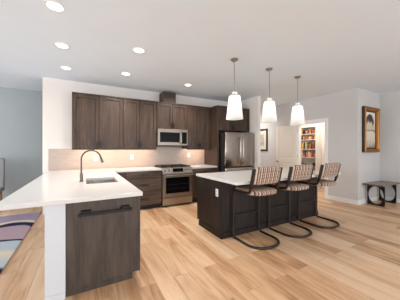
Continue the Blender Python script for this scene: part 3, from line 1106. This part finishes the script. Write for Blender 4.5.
# pendants over the island
def pendant(loc, label):
    t = thing('pendant_light', label, 'pendant light', loc, 'white pendant lights over the island')
    obj('canopy', MB().lathe([(0, 0), (0.062, 0), (0.062, -0.012), (0.045, -0.03), (0.012, -0.045), (0, -0.045)], loc, 28), M['nickel'], t, 40)
    x, y, z = loc
    obj('stem', MB().cyl((x, y, z - 0.04), (x, y, 2.25), 0.006, n=10), M['nickel'], t, 40)
    obj('socket_cap', MB().lathe([(0, 2.318), (0.040, 2.318), (0.044, 2.312), (0.044, 2.296), (0, 2.294)], (x, y, 0), 24), M['plastic'], t, 40)
    obj('shade', MB().lathe([(0.034, 2.252), (0.090, 2.251), (0.093, 2.247), (0.143, 1.868)], (x, y, 0), 40), M['shade'], t, 50)
    obj('bulb', MB().lathe([(0, 2.15), (0.016, 2.154), (0.026, 2.175), (0.026, 2.20), (0.014, 2.235), (0.012, 2.256)], (x, y, 0), 16), M['canlens'], t, 50)
    return t


pl = [((2.20, 2.78, ZC), 'lit white tapered pendant light hanging before the refrigerator cabinet'),
      ((3.03, 2.80, ZC), 'lit white tapered pendant light in the middle over the island'),
      ((3.87, 2.82, ZC), 'lit white tapered pendant light hanging beside the open pantry doorway')]
p0 = pendant(*pl[0])
for loc, lab in pl[1:]:
    dup(p0, loc, lab)
for loc, lab in pl:
    d = bpy.data.lights.new('pendant_glow', 'POINT')
    d.energy = PENDANT_W
    d.color = (1.0, 0.93, 0.86)
    d.shadow_soft_size = 0.04
    o = bpy.data.objects.new('pendant_glow', d)
    COL.objects.link(o)
    o.location = (loc[0], loc[1], 2.10)

# unseen ceiling lamp added to light the pantry and its shelf fronts
t = thing('added_flush_light', 'added unseen flush ceiling light brightening the pantry', 'ceiling light', (6.30, 4.0, ZC))
obj('diffuser', MB().lathe([(0, -0.07), (0.08, -0.06), (0.13, -0.025), (0.14, 0)], (6.30, 4.0, ZC), 28), M['canlens'], t, 50)
d = bpy.data.lights.new('added_pantry_glow', 'POINT')
d.energy = 60
d.color = (1.0, 0.88, 0.74)
d.shadow_soft_size = 0.12
o = bpy.data.objects.new('added_pantry_glow', d)
COL.objects.link(o)
o.location = (6.30, 4.0, ZC - 0.2)

# ------------------------------------------------------------------ wall outlets
def outlet(name, loc, label, toggle=False):
    t = thing(name, label, 'outlet' if not toggle else 'switch', loc, 'white cover plates on the tiled backsplash')
    x, y, z = loc
    obj('cover_plate', MB().box(x - 0.037, x + 0.037, y - 0.006, y, z - 0.06, z + 0.06, 0.002, 1), M['plastic'], t)
    for dz in (-0.024, 0.024):
        obj('socket', MB().box(x - 0.014, x + 0.014, y - 0.0075, y - 0.006, z + dz - 0.012, z + dz + 0.012), M['slot'], t)
    return t


YT = YW - 0.012
o1 = outlet('wall_outlet', (0.24, YT, 1.16), 'white outlet plate on the beige tile behind the faucet')
dup(o1, (1.05, YT, 1.17), 'white outlet plate on the beige tile between the faucet and the range')
dup(o1, (2.62, YT, 1.20), 'white outlet plate on the beige tile between the range and refrigerator')
t = thing('light_switch', 'small white switch plate on the pantry wall beside the shelves', 'switch', (7.21, 4.22, 1.27))
obj('cover_plate', MB().box(7.203, 7.21, 4.185, 4.255, 1.21, 1.33, 0.002, 1), M['plastic'], t)
obj('rocker', MB().box(7.199, 7.203, 4.203, 4.237, 1.24, 1.30, 0.001, 1), M['mat'], t)

# ------------------------------------------------------------------ pantry shelves and what stands on them
SXF, SXB, SYA, SYB = 6.90, 7.205, 4.33, 5.23
t = thing('pantry_shelf', 'tall white open shelf unit inside the pantry', 'shelf unit', (7.05, 4.7, 0))
for y0 in (SYA, SYB - 0.02):
    obj('side_panel', MB().box(SXF, SXB, y0, y0 + 0.02, 0, 2.16, 0.002, 1), M['trim'], t)
obj('back_panel', MB().box(SXB - 0.008, SXB, SYA + 0.02, SYB - 0.02, 0.05, 2.16), M['trim'], t)
LEV = [0.10, 0.44, 0.77, 1.08, 1.37, 1.70, 1.90, 2.15]
for z in LEV:
    obj('shelf', MB().box(SXF, SXB - 0.008, SYA + 0.02, SYB - 0.02, z - 0.02, z, 0.002, 1), M['trim'], t)
PC = {'orange': srgb(192, 128, 82), 'red': srgb(150, 72, 60), 'brown': srgb(96, 56, 36), 'cream': srgb(222, 198, 160),
      'yellow': srgb(214, 166, 70), 'black': srgb(40, 34, 32), 'pink': srgb(196, 128, 122), 'green': srgb(98, 104, 60)}
for k, c in PC.items():
    M['p_' + k] = plain('packaging_' + k, c, 0.5, var=0.12, scale=30)


def pantry_item(kind, colour, x, y, z, w, hh):
    m = M['p_' + colour]
    if kind == 'jar':
        o = thing('food_jar', '', 'jar', (x, y, z))
        obj('glass', MB().lathe([(0, 0), (w * 0.48, 0), (w / 2, 0.01), (w / 2, hh * 0.72), (w * 0.36, hh * 0.82), (w * 0.36, hh * 0.84), (0, hh * 0.84)], (x, y, z), 16), m, o, 40)
        obj('lid', MB().lathe([(0, hh * 0.84), (w * 0.4, hh * 0.84), (w * 0.4, hh), (0, hh)], (x, y, z), 16), M['p_black'], o, 40)
    elif kind == 'can':
        o = thing('food_can', '', 'can', (x, y, z))
        obj('label_band', MB().lathe([(w * 0.5, 0.008), (w * 0.5, hh - 0.008)], (x, y, z), 16), m, o, 40)
        obj('tin', MB().lathe([(0, 0), (w * 0.48, 0), (w * 0.495, 0.006), (w * 0.495, hh - 0.006), (w * 0.48, hh), (0, hh - 0.003)], (x, y, z), 16), M['steel'], o, 40)
    elif kind == 'bag':
        mb = MB().loft([[(x + sx * d2, y + sy * w2, z + zz) for sx, sy in ((-1, -1), (1, -1), (1, 1), (-1, 1))]
                        for d2, w2, zz in ((0.04, w * 0.42, 0), (0.05, w * 0.5, hh * 0.2), (0.045, w * 0.48, hh * 0.6), (0.012, w * 0.46, hh * 0.92), (0.006, w * 0.46, hh))])
        o = obj('food_bag', mb, m)
    else:
        o = obj('food_box', MB().box(x - 0.04, x + 0.04, y - w / 2, y + w / 2, z, z + hh, 0.002, 1), m)
    return o


rows = {1.90: ('top row', 0.19, ['orange', 'red', 'black', 'orange', 'brown', 'cream', 'red', 'black', 'yellow', 'brown', 'red', 'cream', 'orange', 'black']),
        1.70: ('second row', 0.155, ['yellow', 'brown', 'orange', 'cream', 'black', 'orange', 'red', 'cream', 'black', 'orange', 'brown', 'cream', 'yellow', 'brown']),
        1.37: ('third row', 0.27, ['brown', 'red', 'black', 'orange', 'green', 'cream', 'black', 'yellow', 'orange', 'brown', 'red', 'black', 'cream']),
        1.08: ('fourth row', 0.23, ['pink', 'red', 'pink', 'cream', 'pink', 'brown', 'pink', 'cream', 'red', 'pink', 'cream', 'brown']),
        0.44: ('low row', 0.22, ['cream', 'brown', 'orange', 'red', 'yellow']), 0.10: ('bottom row', 0.22, ['brown', 'cream', 'red', 'cream'])}
KINDS = ['box', 'jar', 'bag', 'can', 'box', 'bag', 'jar', 'can', 'box']
NAMEK = {'box': 'food box', 'jar': 'lidded food jar', 'bag': 'food bag', 'can': 'food can'}
seen = {}
for zz, (rname, hmax, cols) in rows.items():
    n = len(cols)
    pitch = (SYB - SYA - 0.06) / n
    for i, c in enumerate(cols):
        k = KINDS[(i + int(zz * 10)) % len(KINDS)]
        w = pitch * random.uniform(0.88, 0.97)
        hh = hmax * random.uniform(0.70, 0.98) * (0.75 if k == 'can' else 1.0)
        o = pantry_item(k, c, SXF + 0.065, SYA + 0.03 + pitch * (i + 0.5), zz, min(w, 0.13), hh)
        nb = cols[i - 1] if i > 0 else None
        lab = '%s %s in the %s of pantry shelves%s' % (c, NAMEK[k], rname, (', beside a %s item' % nb) if nb else ', by the end panel')
        tag(o, lab, k, 'food packages in the %s of the pantry shelves' % rname)
        seen.setdefault(lab, []).append(o.name)
# small second tier stacked on the top row stays out; pans on the fourth shelf
t = thing('frying_pan', 'black long-handled frying pan lying on a pantry shelf', 'pan', (7.0, 4.62, 0.77))
obj('bowl', MB().lathe([(0, 0.0), (0.08, 0.0), (0.11, 0.05), (0.105, 0.05), (0.078, 0.006), (0, 0.006)], (7.03, 4.62, 0.77), 24), M['iron'], t, 40)
obj('handle', MB().tube([(6.98, 4.70, 0.812), (6.96, 4.80, 0.835), (6.945, 4.92, 0.85)], 0.010, 8), M['iron'], t, 40)
t = thing('cooking_pot', 'black cooking pot with lid on the pantry shelf beside the frying pan', 'pot', (7.02, 4.43, 0.77))
obj('body', MB().lathe([(0, 0), (0.07, 0), (0.078, 0.01), (0.078, 0.12), (0, 0.12)], (7.02, 4.43, 0.77), 24), M['iron'], t, 40)
obj('lid', MB().lathe([(0.08, 0.12), (0.075, 0.13), (0.02, 0.145), (0.012, 0.15), (0.016, 0.165), (0, 0.168)], (7.02, 4.43, 0.77), 24), M['steel'], t, 40)
o = obj('storage_basket', MB().box(6.93, 7.10, 4.94, 5.08, 0.77, 0.90, 0.01, 2), M['p_cream'])
tag(o, 'cream storage basket on the pantry shelf with the black pans', 'basket')

# ------------------------------------------------------------------ pictures
def frame_ring(mb, u0, u1, z0, z1, prof, face):
    """mitred moulding: prof = [(inset, depth)], face(u, z, depth) -> point"""
    rings = [[face(u0 + i, z0 + i, d), face(u1 - i, z0 + i, d), face(u1 - i, z1 - i, d), face(u0 + i, z1 - i, d)] for i, d in prof]
    rr = [[mb.bm.verts.new(p) for p in q] for q in rings]
    for a, b in zip(rr[:-1], rr[1:]):
        for k in range(4):
            mb.bm.faces.new((a[k], a[(k + 1) % 4], b[(k + 1) % 4], b[k]))
    return mb


PX0, PX1, PZ0, PZ1 = 6.055, 6.845, 1.285, 2.435
t = thing('framed_painting', 'tall painting in an ornate gold frame above the bench', 'painting', ((PX0 + PX1) / 2, YA, PZ0))
fa = lambda u, z, d: Vector((u, YA - d, z))
fr = obj('frame', frame_ring(MB(), PX0, PX1, PZ0, PZ1, [(0, 0.07), (0.010, 0.078), (0.024, 0.07), (0.036, 0.058), (0.060, 0.062), (0.072, 0.07), (0.084, 0.058), (0.098, 0.02), (0.102, 0.01)], fa), M['gold'], t)
for sx, sz in ((PX0 + 0.048, PZ0 + 0.048), (PX1 - 0.048, PZ0 + 0.048), (PX0 + 0.048, PZ1 - 0.048), (PX1 - 0.048, PZ1 - 0.048)):
    obj('corner_ornament', MB().lathe([(0, 0.078), (0.02, 0.074), (0.03, 0.06), (0.042, 0.058), (0.048, 0.045)], (sx, YA, sz), 16, '-y'), M['gold'], fr, 40)
obj('frame_side', frame_ring(MB(), PX0, PX1, PZ0, PZ1, [(0.03, 0.002), (0.0, 0.002), (0.0, 0.07)], fa), M['golddk'], t)
obj('liner', frame_ring(MB(), PX0 + 0.122, PX1 - 0.10, PZ0 + 0.10, PZ1 - 0.10, [(0, 0.01), (0, 0.030), (0.012, 0.028), (0.02, 0.012)], fa), M['golddk'], t)


def art_mat():
    m, nt, b = newmat('arched_interior_painting')
    L = nt.links.new
    tc = N(nt, 'ShaderNodeTexCoord')
    sp = N(nt, 'ShaderNodeSeparateXYZ')
    L(tc.outputs['Generated'], sp.inputs[0])

    def math_(op, a, b_=None, c=None):
        q = N(nt, 'ShaderNodeMath', operation=op)
        for i, s in enumerate((a, b_, c)):
            if s is None:
                continue
            if isinstance(s, (int, float)):
                q.inputs[i].default_value = s
            else:
                L(s, q.inputs[i])
        return q.outputs[0]
    no = N(nt, 'ShaderNodeTexNoise', i_Scale=5.0, i_Detail=5.0)
    L(tc.outputs['Generated'], no.inputs['Vector'])
    ground = ramp(nt, [(0.0, srgb(120, 106, 94)), (0.10, srgb(176, 164, 146)), (0.25, srgb(216, 206, 188)), (0.45, srgb(222, 214, 198)),
                       (0.50, srgb(112, 98, 88)), (0.54, srgb(206, 188, 154)), (0.72, srgb(226, 214, 192)), (1.0, srgb(236, 231, 222))])
    L(math_('ADD', sp.outputs['Z'], math_('MULTIPLY_ADD', no.outputs['Fac'], 0.3, -0.15)), ground.inputs[0])
    # dark arch in the upper half: |x-.5|/.36 squared + max(z-.68,0)/.2 squared
    ex = math_('POWER', math_('ABSOLUTE', math_('MULTIPLY_ADD', sp.outputs['X'], 2.9, -1.45)), 2.0)
    ez = math_('POWER', math_('MAXIMUM', math_('MULTIPLY_ADD', sp.outputs['Z'], 4.6, -3.25), 0.0), 2.0)
    inside = math_('LESS_THAN', math_('ADD', ex, ez), 1.0)
    above = math_('GREATER_THAN', sp.outputs['Z'], 0.60)
    tex = math_('GREATER_THAN', math_('ADD', math_('MULTIPLY', no.outputs['Fac'], 1.0), math_('MULTIPLY', sp.outputs['Z'], 0.8)), 1.05)
    mk = math_('MULTIPLY', math_('MULTIPLY', inside, above), tex)
    mx = N(nt, 'ShaderNodeMixRGB')
    L(mk, mx.inputs['Fac'])
    L(ground.outputs[0], mx.inputs['Color1'])
    mx.inputs['Color2'].default_value = (*srgb(58, 52, 54), 1)
    L(mx.outputs[0], b.inputs['Base Color'])
    b.inputs['Roughness'].default_value = 0.5
    return m


M['art'] = art_mat()
obj('canvas', MB().box(PX0 + 0.095, PX1 - 0.095, YA - 0.013, YA - 0.004, PZ0 + 0.095, PZ1 - 0.095), M['art'], t)

HY0, HY1, HZ0, HZ1 = 5.50, 6.12, 1.295, 2.115
t = thing('framed_print', 'black framed print with wide pale mat on the hall wall beyond the refrigerator', 'picture', (XP, 5.8, HZ0))
fh = lambda u, z, d: Vector((XP - d, u, z))
obj('frame', frame_ring(MB(), HY0, HY1, HZ0, HZ1, [(0, 0), (0, 0.028), (0.006, 0.032), (0.055, 0.026), (0.06, 0.006)], fh), M['frame2'], t)
obj('mat_board', MB().slab([HY0 + 0.055, HY0 + 0.17, HY1 - 0.17, HY1 - 0.055], [HZ0 + 0.055, HZ0 + 0.2, HZ1 - 0.2, HZ1 - 0.055],
                           lambda y, z: not (HY0 + 0.17 < y < HY1 - 0.17 and HZ0 + 0.2 < z < HZ1 - 0.2), XP - 0.010, XP - 0.005, 'yz'), M['mat'], t)
M['print'] = plain('faded_print', srgb(176, 166, 150), 0.7, var=0.35, scale=9)
obj('print', MB().box(XP - 0.006, XP - 0.003, HY0 + 0.165, HY1 - 0.165, HZ0 + 0.195, HZ1 - 0.195), M['print'], t)

# ------------------------------------------------------------------ bench in the alcove
BX0, BX1, BY0, BY1, BZ = 6.03, 7.00, 2.18, 2.59, 0.525
t = thing('bench', 'small walnut-topped bench with black circle-cutout legs below the gold-framed painting', 'bench', (6.6, 2.4, 0))
obj('seat_top', MB().box(BX0, BX1, BY0, BY1, BZ - 0.035, BZ, 0.008, 2), M['benchtop'], t)
for x in (BX0 + 0.20, BX1 - 0.13):
    mb = MB()
    y0, y1, z0, z1 = BY0 + 0.045, BY1 - 0.02, 0.0, BZ - 0.036
    cy, cz, rr = (y0 + y1) / 2, (z0 + z1) / 2, 0.158
    n = 48
    outer, inner = [], []
    for k in range(n):
        a = 2 * PI * (k + 0.5) / n
        c, s = math.cos(a), math.sin(a)
        q = min((y1 - y0) / 2 / max(abs(c), 1e-6), (z1 - z0) / 2 / max(abs(s), 1e-6))
        outer.append((cy + c * q, cz + s * q))
        inner.append((cy + c * rr, cz + s * rr * 1.36))
    rings = []
    for loop, xx in ((outer, x - 0.02), (outer, x + 0.02), (inner, x + 0.02), (inner, x - 0.02)):
        rings.append([mb.bm.verts.new((xx, q[0], q[1])) for q in loop])
    for i in range(4):
        a, b_ = rings[i], rings[(i + 1) % 4]
        for k in range(n):
            mb.bm.faces.new((a[k], a[(k + 1) % n], b_[(k + 1) % n], b_[k]))
    obj('leg', mb, M['blackm'], t)

# ------------------------------------------------------------------ dining side: rug and chair
mb = MB().box(-3.6, -0.80, 2.6, 5.64, 0.0005, 0.012, 0.004, 1)
o = obj('rug', mb, M['rug'])
tag(o, 'abstract rug with mauve, navy and cream swirls on the oak floor beside the peninsula', 'rug')

t = thing('dining_chair', 'grey upholstered high-backed chair at the blue-grey wall', 'chair', (-1.9, 6.1, 0))
CX, CY = -1.83, 6.13
s = pad(0.52, 0.50, 0.09, 0.05, 0.035)
s.xform(lambda v: (v.x + CX, v.y + CY, v.z + 0.42))
obj('seat', s, M['greyf'], t, 60)
b = pad(0.52, 0.70, 0.08, 0.05, 0.035)
b.xform(lambda v: (v.x + CX, v.z + CY + 0.17 + 0.06 * v.y, v.y + 0.815))
obj('backrest', b, M['greyf'], t, 60)
for sx in (-1, 1):
    for sy in (-1, 1):
        obj('leg', MB().cyl((CX + sx * 0.21, CY + sy * 0.19, 0), (CX + sx * 0.2, CY + sy * 0.18, 0.43), 0.014, 0.022, 12), M['legw'], t, 40)
